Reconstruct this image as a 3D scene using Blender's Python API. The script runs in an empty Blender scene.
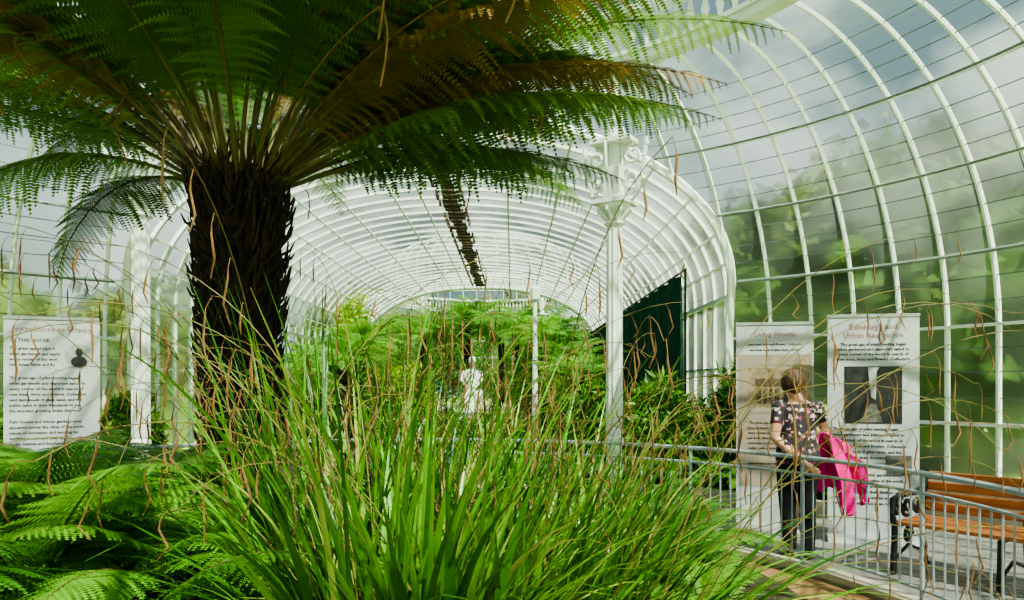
import bpy, math, numpy as np
from mathutils import Vector, noise
rng = np.random.default_rng(7)
pi = math.pi
D = bpy.data

# ------------------------------------------------------------------ helpers
def link(o, parent=None):
    bpy.context.scene.collection.objects.link(o)
    if parent is not None: o.parent = parent
    return o
def empty(name, loc=(0,0,0), rz=0, parent=None):
    e = D.objects.new(name, None); e.location = loc; e.rotation_euler = (0,0,rz)
    e.empty_display_size = .1
    return link(e, parent)

class MB:
    def __init__(s): s.V=[]; s.F=[]; s.M=[]; s.n=0
    def add(s, v, f, m=0):
        v=np.asarray(v,float).reshape(-1,3); f=np.asarray(f,int)
        if len(v)==0 or len(f)==0: return
        s.V.append(v); s.F.append(f+s.n); s.n+=len(v)
        s.M.append(np.full(len(f),m) if np.isscalar(m) else np.asarray(m))
    def obj(s, name, mats, parent=None, smooth=False, loc=None, rz=None):
        me = D.meshes.new(name)
        V=np.concatenate(s.V); me.vertices.add(len(V)); me.vertices.foreach_set('co',V.ravel())
        loops=np.concatenate([f.ravel() for f in s.F])
        tot=np.concatenate([np.full(len(f),f.shape[1]) for f in s.F])
        st=np.concatenate([[0],np.cumsum(tot)[:-1]])
        me.loops.add(len(loops)); me.loops.foreach_set('vertex_index',loops.astype(np.int32))
        me.polygons.add(len(tot)); me.polygons.foreach_set('loop_start',st.astype(np.int32))
        me.polygons.foreach_set('material_index',np.concatenate(s.M).astype(np.int32))
        me.update(calc_edges=True); me.validate()
        me.polygons.foreach_set('use_smooth',[bool(smooth)]*len(me.polygons))
        for m in (mats if isinstance(mats,(list,tuple)) else [mats]): me.materials.append(m)
        o=D.objects.new(name,me); link(o,parent)
        if loc is not None: o.location=loc
        if rz is not None: o.rotation_euler=(0,0,rz)
        return o
    def tube(s, P, r, k=6, closed=False, m=0, cap=True, sx=1.0):
        P=np.asarray(P,float); n=len(P)
        if n<2: return
        r=np.full(n,r) if np.isscalar(r) else np.asarray(r,float)
        if closed: T=np.roll(P,-1,0)-np.roll(P,1,0)
        else: T=np.gradient(P,axis=0)
        T/= (np.linalg.norm(T,axis=1,keepdims=True)+1e-12)
        ref=np.array([0,0,1.]) if abs(T[0,2])<.9 else np.array([1.,0,0])
        u=np.cross(T[0],ref); u/=np.linalg.norm(u)
        a=np.arange(k)*2*pi/k + pi/k
        ca,sa=np.cos(a),np.sin(a); out=[]
        for i in range(n):
            u=u-T[i]*np.dot(u,T[i]); u/=np.linalg.norm(u)+1e-12
            w=np.cross(T[i],u)
            out.append(P[i]+r[i]*(ca[:,None]*u*sx+sa[:,None]*w))
        V=np.concatenate(out)
        m_=n if closed else n-1
        i=np.arange(m_)[:,None]; j=np.arange(k)[None]
        a0=i*k+j; a1=i*k+(j+1)%k; b0=((i+1)%n)*k+j; b1=((i+1)%n)*k+(j+1)%k
        s.add(V,np.stack([a0,a1,b1,b0],-1).reshape(-1,4),m)
        if cap and not closed:
            for e,idx in ((0,0),(n-1,n-1)):
                ring=out[idx]; c=P[idx]
                jj=np.arange(k)
                f=np.stack([np.full(k,k),(jj+1)%k,jj],-1) if e==0 else np.stack([np.full(k,k),jj,(jj+1)%k],-1)
                s.add(np.vstack([ring,c]),f,m)
    def box(s, c, sz, rz=0, m=0):
        x,y,z=np.array(sz)/2.
        v=np.array([[i*x,j*y,k*z] for i in(-1,1) for j in(-1,1) for k in(-1,1)],float)
        R=np.array([[math.cos(rz),-math.sin(rz),0],[math.sin(rz),math.cos(rz),0],[0,0,1]])
        v=v@R.T+np.array(c)
        s.add(v,[[0,1,3,2],[4,6,7,5],[0,4,5,1],[2,3,7,6],[0,2,6,4],[1,5,7,3]],m)
    def ell(s, c, r, nu=16, nv=10, m=0):
        th=np.linspace(0,pi,nv+1)[1:-1]; ph=np.arange(nu)*2*pi/nu
        V=[[math.sin(t)*math.cos(p),math.sin(t)*math.sin(p),math.cos(t)] for t in th for p in ph]
        V=np.array(V+[[0,0,1],[0,0,-1]])*np.array(r)+np.array(c)
        n=(nv-1)*nu; F=[]
        for i in range(nv-2):
            for j in range(nu): F.append([i*nu+j,(i+1)*nu+j,(i+1)*nu+(j+1)%nu,i*nu+(j+1)%nu])
        T=[[n,j,(j+1)%nu] for j in range(nu)]+[[n+1,(nv-2)*nu+(j+1)%nu,(nv-2)*nu+j] for j in range(nu)]
        s.add(V,F,m); s.F.append(np.array(T)+(s.n-len(V))); s.M.append(np.full(len(T),m))
    def zloft(s, rings, k=24, m=0, fold=0, nf=0):
        V=[]; 
        for (cx,cy,z,rx,ry) in rings:
            for j in range(k):
                a=2*pi*j/k; q=1+fold*math.sin(nf*a+z*3)
                V.append([cx+rx*q*math.cos(a),cy+ry*q*math.sin(a),z])
        n=len(rings); F=[[i*k+j,i*k+(j+1)%k,(i+1)*k+(j+1)%k,(i+1)*k+j] for i in range(n-1) for j in range(k)]
        c0=rings[0]; c1=rings[-1]
        V+= [[c0[0],c0[1],c0[2]],[c1[0],c1[1],c1[2]]]
        s.add(V,F,m)
        T=[[n*k,(j+1)%k,j] for j in range(k)]+[[n*k+1,(n-1)*k+j,(n-1)*k+(j+1)%k] for j in range(k)]
        s.F.append(np.array(T)+(s.n-len(V))); s.M.append(np.full(len(T),m))

def nodes(name):
    m=D.materials.new(name); m.use_nodes=True; nt=m.node_tree
    return m,nt,nt.nodes['Principled BSDF'],nt.nodes['Material Output']
def mat(name, c, c2=None, rough=.6, metal=0, scale=5, trans=0, bump=0, stretch=None, detail=4, spec=.5, bscale=None):
    m,nt,b,out=nodes(name); N=nt.nodes; L=nt.links
    b.inputs['Roughness'].default_value=rough; b.inputs['Metallic'].default_value=metal
    b.inputs['Specular IOR Level'].default_value=spec
    c=(*c,1); c2=(*(c2 if c2 else tuple(x*.8 for x in c[:3])),1)
    tc=N.new('ShaderNodeTexCoord'); mp=N.new('ShaderNodeMapping'); L.new(tc.outputs['Object'],mp.inputs['Vector'])
    if stretch: mp.inputs['Scale'].default_value=stretch
    nz=N.new('ShaderNodeTexNoise'); nz.inputs['Scale'].default_value=scale; nz.inputs['Detail'].default_value=detail
    L.new(mp.outputs[0],nz.inputs['Vector'])
    cr=N.new('ShaderNodeValToRGB'); cr.color_ramp.elements[0].position=.35; cr.color_ramp.elements[1].position=.65
    cr.color_ramp.elements[0].color=c; cr.color_ramp.elements[1].color=c2
    L.new(nz.outputs['Fac'],cr.inputs[0]); L.new(cr.outputs[0],b.inputs['Base Color'])
    if bump:
        n2=N.new('ShaderNodeTexNoise'); n2.inputs['Scale'].default_value=bscale or scale*4; L.new(mp.outputs[0],n2.inputs['Vector'])
        bp=N.new('ShaderNodeBump'); bp.inputs['Strength'].default_value=bump; bp.inputs['Distance'].default_value=.02
        L.new(n2.outputs['Fac'],bp.inputs['Height']); L.new(bp.outputs[0],b.inputs['Normal'])
    if trans:
        t=N.new('ShaderNodeBsdfTranslucent'); mx=N.new('ShaderNodeMixShader'); mx.inputs[0].default_value=trans
        hs=N.new('ShaderNodeHueSaturation'); hs.inputs['Value'].default_value=1.3; hs.inputs['Hue'].default_value=.49
        L.new(cr.outputs[0],hs.inputs['Color']); L.new(hs.outputs[0],t.inputs['Color'])
        L.new(b.outputs[0],mx.inputs[1]); L.new(t.outputs[0],mx.inputs[2]); L.new(mx.outputs[0],out.inputs['Surface'])
    return m

def glassmat(name, lo=.02, hi=.20):
    m,nt,b,out=nodes(name); N=nt.nodes; L=nt.links; N.remove(b)
    tc=N.new('ShaderNodeTexCoord')
    nz=N.new('ShaderNodeTexNoise'); nz.inputs['Scale'].default_value=.7; nz.inputs['Detail'].default_value=3
    L.new(tc.outputs['Object'],nz.inputs['Vector'])
    mr=N.new('ShaderNodeMapRange'); mr.inputs[1].default_value=.40; mr.inputs[2].default_value=.66
    mr.inputs[3].default_value=lo; mr.inputs[4].default_value=hi; L.new(nz.outputs['Fac'],mr.inputs[0])
    tr=N.new('ShaderNodeBsdfTransparent'); tr.inputs[0].default_value=(.78,.92,.84,1)
    tl=N.new('ShaderNodeBsdfTranslucent'); tl.inputs[0].default_value=(.60,.75,.66,1)
    rf=N.new('ShaderNodeBsdfRefraction'); rf.inputs['IOR'].default_value=1.07; rf.inputs['Roughness'].default_value=.42
    rf.inputs['Color'].default_value=(.76,.90,.82,1)
    gl=N.new('ShaderNodeBsdfGlossy'); gl.inputs['Roughness'].default_value=.15; gl.inputs['Color'].default_value=(.9,.95,1,1)
    m1=N.new('ShaderNodeMixShader'); m1.inputs[0].default_value=.55; L.new(tr.outputs[0],m1.inputs[1]); L.new(rf.outputs[0],m1.inputs[2])
    m2=N.new('ShaderNodeMixShader'); L.new(mr.outputs[0],m2.inputs[0]); L.new(m1.outputs[0],m2.inputs[1]); L.new(tl.outputs[0],m2.inputs[2])
    m3=N.new('ShaderNodeMixShader'); m3.inputs[0].default_value=.04; L.new(m2.outputs[0],m3.inputs[1]); L.new(gl.outputs[0],m3.inputs[2])
    L.new(m3.outputs[0],out.inputs['Surface'])
    return m

M_glass=glassmat('horticultural_glass'); 
M_white=mat('white_paint',(.84,.87,.83),(.70,.74,.70),rough=.35,scale=3)
M_lap=mat('glass_lap_line',(.16,.20,.18),(.10,.13,.12),rough=.5,scale=3)
M_conc=mat('path_concrete',(.24,.22,.205),(.15,.14,.13),rough=.8,scale=2.5,bump=.15)
M_kerb=mat('kerb_cream',(.48,.42,.33),(.34,.30,.25),rough=.8,scale=6,bump=.2)
M_brown=mat('kerb_sandstone',(.40,.22,.10),(.24,.13,.06),rough=.6,scale=5,bump=.3)
M_soil=mat('soil',(.030,.020,.012),(.06,.04,.022),rough=.95,scale=9,bump=.8)
M_lawn=mat('lawn',(.22,.36,.05),(.32,.46,.09),rough=.9,scale=.5)
M_frond=[mat('frond_a',(.08,.20,.015),(.18,.34,.03),trans=.5,scale=2,rough=.45),
         mat('frond_b',(.035,.09,.010),(.08,.17,.02),trans=.42,scale=2,rough=.5),
         mat('frond_dry',(.28,.16,.035),(.17,.12,.02),trans=.35,scale=3,rough=.7)]
M_stipe=mat('fern_stipe',(.13,.12,.03),(.08,.05,.015),rough=.6,scale=6)
M_bark=mat('fern_trunk_fibre',(.014,.009,.007),(.05,.026,.014),rough=.95,scale=14,bump=1,stretch=(1,1,.3))
M_fern=[mat('low_fern_a',(.14,.38,.03),(.26,.54,.07),trans=.45,scale=3,rough=.5),
        mat('low_fern_b',(.06,.20,.02),(.13,.34,.04),trans=.4,scale=3,rough=.5)]
M_grass=[mat('sedge_a',(.10,.31,.02),(.20,.45,.04),trans=.35,scale=2,rough=.33),
         mat('sedge_b',(.025,.10,.010),(.06,.20,.015),trans=.3,scale=2,rough=.35),
         mat('sedge_c',(.34,.48,.07),(.46,.46,.13),trans=.35,scale=2,rough=.4)]
M_catkin=mat('sedge_catkin',(.13,.06,.02),(.28,.14,.05),rough=.8,scale=12)
M_stem=mat('sedge_stem',(.16,.18,.03),(.20,.11,.04),rough=.6,scale=6)
M_shrub=[mat('shrub_dark',(.025,.09,.010),(.05,.16,.015),trans=.35,scale=2,rough=.45),
         mat('shrub_mid',(.10,.28,.02),(.20,.42,.04),trans=.4,scale=2,rough=.45),
         mat('shrub_yellow',(.50,.58,.05),(.38,.52,.05),trans=.4,scale=2,rough=.5)]
M_rail=mat('rail_paint',(.28,.34,.40),(.38,.44,.48),rough=.35,metal=.2,scale=4)
M_wood=mat('bench_wood',(.40,.14,.04),(.25,.08,.025),rough=.45,scale=3,stretch=(1,14,14),bump=.1)
M_iron=mat('bench_iron',(.012,.013,.015),(.03,.03,.03),rough=.4,metal=.6)
M_marble=mat('marble',(.90,.89,.86),(.78,.77,.74),rough=.45,scale=6)
M_net=mat('shade_netting',(.006,.035,.022),(.010,.055,.035),rough=.95,scale=8,spec=.1)
M_ink=mat('ink',(.015,.015,.02),(.02,.02,.02),rough=.8)
M_inkred=mat('ink_title',(.28,.13,.15),(.28,.13,.15),rough=.8)
M_banner=mat('banner_vinyl',(.50,.51,.51),(.34,.36,.38),rough=.5,scale=2.2,detail=8)
M_alu=mat('aluminium',(.6,.6,.62),rough=.3,metal=.9)
M_vent_shade=mat('ridge_vent_leaf_shade',(.03,.02,.012),(.10,.06,.03),rough=.8,scale=6)  # mottled dark brown puts leaf shadow into the vent colour

# ------------------------------------------------------------------ building
CX=-1.2; CY=5.0; R0=7.36; RR=4.45; ZS=2.2; ZR=5.42
VA=4.4; VS=2.9; VB=2.45; PE=2.2; CY2=33.5
def prof():
    P=[(R0,z) for z in (.45,.8,1.15,1.7,ZS)]
    for t in np.linspace(0,pi/2,31)[1:]: P.append((RR+(R0-RR)*math.cos(t), ZS+(ZR-ZS)*math.sin(t)))
    return np.array(P)
PR=prof()
def rprof(z):
    z=np.asarray(z,float)
    s=np.clip((z-ZS)/(ZR-ZS),0,1)
    r=RR+(R0-RR)*np.sqrt(1-s*s)
    return np.where(z<ZS,R0,r)
def archz(dx):
    u=np.clip(np.abs(dx)/VA,0,1)
    return VS+VB*(1-u**PE)**(1/PE)
def in_vault(p):
    return (abs(p[0]-CX)<VA) and (p[2]<archz(p[0]-CX)) and CY<p[1]<CY2
def in_dome(p):
    for cy in (CY,CY2):
        if p[2]<ZR and math.hypot(p[0]-CX,p[1]-cy)<float(rprof(p[2])): return True
    return False
def runs(P,test):
    out=[];cur=[]
    for p in P:
        if test(p):
            if len(cur)>1: out.append(np.array(cur))
            cur=[]
        else: cur.append(p)
    if len(cur)>1: out.append(np.array(cur))
    return out

def rotunda(name, cy, full=True):
    root=empty(name)
    G=MB(); nth=400; n=len(PR)
    th=np.arange(nth)*2*pi/nth
    V=np.array([[CX+r*math.sin(t),cy+r*math.cos(t),z] for t in th for r,z in PR])
    F=[]
    for i in range(nth):
        for j in range(n-1):
            f=[i*n+j,((i+1)%nth)*n+j,((i+1)%nth)*n+j+1,i*n+j+1]
            c=V[f].mean(0)
            if not in_vault(c): F.append(f)
    G.add(V,F)
    zc=ZR+.55
    cap=[(4.4,zc),(4.4,zc+.6)]+[(4.4*math.cos(t),zc+.6+1.7*math.sin(t)) for t in np.linspace(0,pi/2,12)[1:-1]]+[(.25,zc+2.3)]
    cap=np.array(cap); n=len(cap); th2=np.arange(80)*2*pi/80
    V=np.array([[CX+r*math.sin(t),cy+r*math.cos(t),z] for t in th2 for r,z in cap])
    F=[[i*n+j,((i+1)%80)*n+j,((i+1)%80)*n+j+1,i*n+j+1] for i in range(80) for j in range(n-1)]
    G.add(V,F)
    G.obj('glass_panes',M_glass,root)
    W=MB()
    for i in range(80):
        t=math.radians(4.5*i+1.0)
        zz=np.concatenate([np.linspace(.45,ZS,12)])
        P=[(CX+R0*math.sin(t),cy+R0*math.cos(t),z) for z in zz]
        for q in np.linspace(0,pi/2,60)[1:]:
            r=RR+(R0-RR)*math.cos(q); P.append((CX+r*math.sin(t),cy+r*math.cos(t),ZS+(ZR-ZS)*math.sin(q)))
        for s in runs(P,in_vault): W.tube(s,.030,4)
        if i%2==0: W.tube([(CX+r*math.sin(t),cy+r*math.cos(t),z) for r,z in cap],.025,4)
    def hoop(B,z,rr,sides=4):
        r=float(rprof(z))-.01; o=0 if cy<10 else pi
        P=[(CX+r*math.sin(t+o),cy+r*math.cos(t+o),z) for t in np.linspace(.3,2*pi+.3,361)]
        for s in runs(P,in_vault): B.tube(s,rr,sides)
    for z,rr in [(.47,.05),(1.15,.03),(2.28,.024),(3.1,.022),(4.0,.022),(4.75,.022)]: hoop(W,z,rr)
    for r,z in cap[1::3]:
        W.tube([(CX+r*math.sin(t),cy+r*math.cos(t),z) for t in np.linspace(0,2*pi,97)[:-1]],.03,4,closed=True)
    W.obj('glazing_bars',M_white,root)
    if cy<10:
        Lp=MB()
        for z in (1.45,1.75,2.02,2.55,2.82,3.35,3.58,3.80,4.18,4.36,4.54,4.88,5.0,5.11,5.22): hoop(Lp,z,.0075,3)
        # inner purlin pipe on brackets, slightly inside the glass
        for z in (3.12,4.02,4.77): 
            r=float(rprof(z))-.10
            P=[(CX+r*math.sin(t),cy+r*math.cos(t),z-.05) for t in np.linspace(.3,2*pi+.3,361)]
            for s in runs(P,in_vault): Lp.tube(s,.015,6)
        Lp.obj('pane_laps_and_pipes',M_lap,root)
    Rg=MB()
    def band(r0,r1,z0,z1):
        k=120; V=[]; 
        for i in range(k):
            t=2*pi*i/k
            for r,z in ((r0,z0),(r1,z0),(r1,z1),(r0,z1)): V.append((CX+r*math.sin(t),cy+r*math.cos(t),z))
        F=[[i*4+j,i*4+(j+1)%4,((i+1)%k)*4+(j+1)%4,((i+1)%k)*4+j] for i in range(k) for j in range(4)]
        Rg.add(V,F)
    zb=ZR-.12
    band(4.32,4.5,zb,zb+.10); band(4.29,4.54,zb+.10,zb+.15); band(4.32,4.5,zb+.56,zb+.67)
    k=150
    for i in range(k):
        t=2*pi*i/k; x=CX+4.41*math.sin(t); y=cy+4.41*math.cos(t)
        Rg.tube([(x,y,zb+q) for q in (.15,.20,.27,.34,.42,.50,.56)],[.05,.022,.03,.048,.03,.02,.05],8)
    Rg.obj('ring_balustrade',M_white,root)
    return root
rotunda('glasshouse_rotunda',CY)
rotunda('glasshouse_rotunda',CY2)

# vault
vroot=empty('glasshouse_barrel_vault')
def cross():
    P=[(CX-VA,z) for z in np.linspace(.45,VS,8)[:-1]]
    for a in np.linspace(pi,0,57):
        c=math.cos(a); s=math.sin(a)
        P.append((CX+VA*math.copysign(abs(c)**(2/PE),c), VS+VB*abs(s)**(2/PE)))
    P+=[(CX+VA,z) for z in np.linspace(VS,.45,8)[1:]]
    return np.array(P)
CR=cross()
G=MB(); ys=np.arange(8.6,30.2,.12); n=len(CR)
V=np.array([[x,y,z] for y in ys for x,z in CR]); F=[]
for i in range(len(ys)-1):
    for j in range(n-1):
        f=[i*n+j,i*n+j+1,(i+1)*n+j+1,(i+1)*n+j]
        if not in_dome(V[f].mean(0)): F.append(f)
G.add(V,F); G.obj('glass_panes',M_glass,vroot)
W=MB()
for y in np.arange(9.2,30,.62):
    P=[(x,y,z) for a,b in zip(CR[:-1],CR[1:]) for x,z in [a,(a+b)/2]]
    for s in runs(P,in_dome): W.tube(s,.036,4)
for j in [4,7,10,13,17,21,24,27,31,33,35,39,43,46,49,53,57,60,63,66]:
    x,z=CR[j]; P=[(x,y,z) for y in np.arange(8.6,30.2,.1)]
    for s in runs(P,in_dome): W.tube(s,.024 if j not in(7,63) else .045,4)
for cy,sg in ((CY,1),(CY2,-1)):
    P=[]
    for x,z in CR:
        r=float(rprof(z)); dx=x-CX; P.append((x,cy+sg*math.sqrt(max(r*r-dx*dx,0)),z))
    W.tube(P,.065,8); P2=[(x*.985+CX*.015,y-sg*.10,z-.05) for x,y,z in P]; W.tube(P2,.03,6)
W.obj('vault_bars',M_white,vroot)
Vn=MB()
for y in np.arange(11.2,27.5,.36):
    w=rng.uniform(.24,.40)
    Vn.box((CX+rng.uniform(-.05,.05),y,VS+VB-.07),(w,rng.uniform(.2,.3),.03))
    for s in (-1,1):
        if rng.random()<.75: Vn.box((CX+s*.24,y+rng.uniform(-.1,.1),VS+VB-.10),(.05,.14,.09))
Vn.obj('ridge_ventilator_and_shade',M_vent_shade,vroot)  # vent slats plus side flecks; leaf shade at the ridge opening built in

def ringwall(name,cy,ro,ri,z0,z1,m,clip=True,root=None,t0=0,t1=2*pi,cx=CX,k=240):
    B=MB(); V=[];F=[]
    ts=np.linspace(t0,t1,k+1)
    for t in ts:
        for r,z in ((ri,z0),(ro,z0),(ro,z1),(ri,z1)): V.append((cx+r*math.sin(t),cy+r*math.cos(t),z))
    for i in range(k):
        tm=(ts[i]+ts[i+1])/2
        if clip and in_vault((cx+ro*math.sin(tm),cy+ro*math.cos(tm),.5)): continue
        for j in range(4): F.append([i*4+j,(i+1)*4+j,(i+1)*4+(j+1)%4,i*4+(j+1)%4])
    B.add(V,F); return B.obj(name,m,root)
ringwall('wall_plinth',CY,7.45,7.3,-.5,.45,M_kerb)
ringwall('wall_plinth',CY2,7.45,7.3,-.5,.45,M_kerb)
for sx,nm in ((-1,'wall_vault_left'),(1,'wall_vault_right')):
    B=MB(); B.box((CX+sx*VA,19.2,-.02),(.15,16.6,.94)); B.obj(nm,M_kerb)

BX,BY,BR=-.95,4.6,3.86
B=MB(); k=180; V=[]
for i in range(k):
    t=2*pi*i/k; s,c=math.sin(t),math.cos(t)
    V.append((BX+BR*s,BY+BR*c,0)); V.append((CX+7.32*s,CY+7.32*c,0)); V.append((BX+BR*s,BY+BR*c,-.14))
F=[[i*3,((i+1)%k)*3,((i+1)%k)*3+1,i*3+1] for i in range(k)]
B.add(V,F,0); B.add(V,[[i*3+2,((i+1)%k)*3+2,((i+1)%k)*3,i*3] for i in range(k)],1)
B.add([(CX-VA,9,-.006),(CX+VA,9,-.006),(CX+VA,41,-.006),(CX-VA,41,-.006)],[[0,1,2,3]],0)
B.obj('floor',[M_conc,M_kerb])
ringwall('kerb_edging',BY,4.02,3.84,0.0,.05,M_kerb,False,cx=BX)
ringwall('kerb_stone',BY,3.83,3.36,-.3,-.03,M_brown,False,cx=BX)
m,nt,b,out=nodes('pond_water'); b.inputs['Base Color'].default_value=(.02,.03,.02,1); b.inputs['Roughness'].default_value=.05
nz=nt.nodes.new('ShaderNodeTexNoise'); nz.inputs['Scale'].default_value=3
bp=nt.nodes.new('ShaderNodeBump'); bp.inputs['Strength'].default_value=.15; nt.links.new(nz.outputs[0],bp.inputs['Height']); nt.links.new(bp.outputs[0],b.inputs['Normal'])
B=MB(); V=[(BX+3.36*math.sin(2*pi*i/k),BY+3.36*math.cos(2*pi*i/k),-.22) for i in range(k)]+[(BX,BY,-.22)]
B.add(V,[[k,i,(i+1)%k] for i in range(k)]); B.obj('pond_water',m)
def soilh(x,y):
    r=math.hypot(x-BX,y-BY); e=min(1,max(0,(3.3-r)/.6)); e=e*e*(3-2*e)
    return -.3+.6*e+.3*e*math.exp(-((x+1.9)**2+(y-3.2)**2)/1.2)
B=MB(); V=[];F=[]
nr,na=24,72
for i in range(nr+1):
    for j in range(na):
        r=3.3*i/nr; a=2*pi*j/na; x=BX+r*math.cos(a); y=BY+r*math.sin(a)
        V.append((x,y,soilh(x,y)+.03*noise.noise((x*4,y*4,0))))
F=[[i*na+j,i*na+(j+1)%na,(i+1)*na+(j+1)%na,(i+1)*na+j] for i in range(nr) for j in range(na)]
B.add(V,F); B.obj('planting_bed_soil',M_soil,smooth=True)
for a0,a1,nm in ((28,52,'border_bed'),(-110,-34,'border_bed')):
    ringwall(nm,CY,7.25,6.36,0,.16,M_soil,False,t0=math.radians(a0),t1=math.radians(a1),k=40)
    ringwall('kerb_border',CY,6.35,6.25,0,.2,M_kerb,False,t0=math.radians(a0),t1=math.radians(a1),k=40)
for x0,x1,y0,y1 in ((-5.5,-2.6,11.6,26.5),(.3,3.1,11.6,26.5),(-2.5,.2,12.4,17.6)):
    B=MB(); B.box(((x0+x1)/2,(y0+y1)/2,.1),(x1-x0,y1-y0,.22)); B.obj('vault_bed',M_soil)
B=MB(); B.add([(-80,-60,-.5),(80,-60,-.5),(80,120,-.5),(-80,120,-.5)],[[0,1,2,3]]); B.obj('lawn_ground',M_lawn)

# ------------------------------------------------------------------ columns
def scroll(W,c,r,a0,turns,rad,ax=(1,0,0),sgn=1):
    P=[]
    for q in np.linspace(0,1,22):
        a=a0+sgn*turns*2*pi*q; rr=r*(1-.75*q)
        P.append((c[0]+rr*math.cos(a)*ax[0],c[1]+rr*math.cos(a)*ax[1],c[2]+rr*math.sin(a)))
    W.tube(P,rad,5)
def column(x,y,zt,ang,name='cast_iron_column'):
    root=empty(name,(x,y,0),-ang)
    W=MB()
    W.tube([(0,0,0),(0,0,.12),(0,0,.14),(0,0,.3),(0,0,.34)],[.16,.16,.12,.12,.09],12)
    W.tube([(0,0,.34),(0,0,.9),(0,0,.93),(0,0,.97),(0,0,1.0),(0,0,3.5)],[.09,.09,.11,.11,.088,.082],14)
    for i in range(10):
        a=2*pi*i/10; W.tube([(.09*math.cos(a),.09*math.sin(a),1.02),(.084*math.cos(a),.084*math.sin(a),3.5)],.013,5)
    W.tube([(0,0,3.45),(0,0,3.49),(0,0,3.53),(0,0,3.6),(0,0,3.68),(0,0,3.72)],[.08,.13,.085,.10,.19,.19],14)
    W.box((0,0,3.74),(.42,.42,.05)); W.box((0,0,3.95),(.2,.2,.4)); W.box((0,0,4.45),(.5,.34,.05))
    for i in range(8):
        a=2*pi*i/8; c,s=math.cos(a),math.sin(a)
        W.tube([(.08*c,.08*s,3.54),(.14*c,.14*s,3.60),(.21*c,.21*s,3.66),(.22*c,.22*s,3.62)],[.03,.028,.02,.01],5)
    for sx in (-1,1):
        W.tube([(sx*.1,0,3.8),(sx*.27,0,3.86),(sx*.36,0,4.1),(sx*.40,0,4.45)],.026,6)
        W.tube([(sx*.1,0,4.45),(sx*.1,0,3.8)],.022,6)
        scroll(W,(sx*.24,0,4.28),.125,pi/2,1.3,.02,(sx,0,0)); scroll(W,(sx*.22,0,4.0),.10,-pi/2,1.2,.018,(sx,0,0),-1)
        scroll(W,(sx*.14,0,4.14),.06,0,1.2,.015,(sx,0,0))
        for q in range(5): W.ell((sx*(.29+.028*q),0,3.86+.13*q),(.03,.03,.04),8,6)
        W.tube([(sx*.06,0,4.45),(sx*.08,0,zt-.5),(sx*.25,0,zt-.18),(sx*.6,0,zt)],.03,6)
        scroll(W,(sx*.2,0,zt-.1),.1,pi/2,1.2,.016,(sx,0,0))
        W.tube([(0,sx*.1,3.8),(0,sx*.22,4.0),(0,sx*.26,4.45)],.02,6)
    W.tube([(0,0,4.1),(0,0,zt+.02)],.075,12)
    W.obj('shaft_and_brackets',M_white,root,smooth=False)
    return root
for a,r in ((33,4.42),(-42,4.42),(105,4.56),(177,4.60),(-111,4.42)):
    t=math.radians(a); column(CX+r*math.sin(t),CY+r*math.cos(t),ZR-.12,t)
for a in (147,213): 
    t=math.radians(a); column(CX+4.42*math.sin(t),CY2+4.42*math.cos(t),ZR-.12,t)
root=empty('lamp_post',(.56,18,0)); B=MB()
B.tube([(0,0,0),(0,0,.2),(0,0,.25),(0,0,1.2),(0,0,3.6),(0,0,3.65)],[.12,.12,.08,.07,.05,.05],10)
B.tube([(0,0,3.6),(0,0,3.68),(0,0,3.95),(0,0,4.05)],[.05,.12,.14,.02],8); B.obj('post_and_lantern',M_white,root)

# ------------------------------------------------------------------ railing
W=MB(); rr=3.93
circ=lambda z,r=rr: [(BX+r*math.sin(t),BY+r*math.cos(t),z) for t in np.linspace(0,2*pi,241)[:-1]]
W.tube(circ(.97),.021,8,closed=True); W.tube(circ(.83),.013,6,closed=True); W.tube(circ(.14),.014,6,closed=True)
nb=220
for i in range(nb):
    t=2*pi*i/nb; x=BX+rr*math.sin(t); y=BY+rr*math.cos(t)
    if i%11==5:
        W.tube([(x,y,.04),(x,y,.06),(x,y,.065),(x,y,.97)],[.045,.045,.017,.017],8)
    else: W.tube([(x,y,.14),(x,y,.83)],.0075,5)
W.obj('curved_railing',M_rail,smooth=False)

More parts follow.
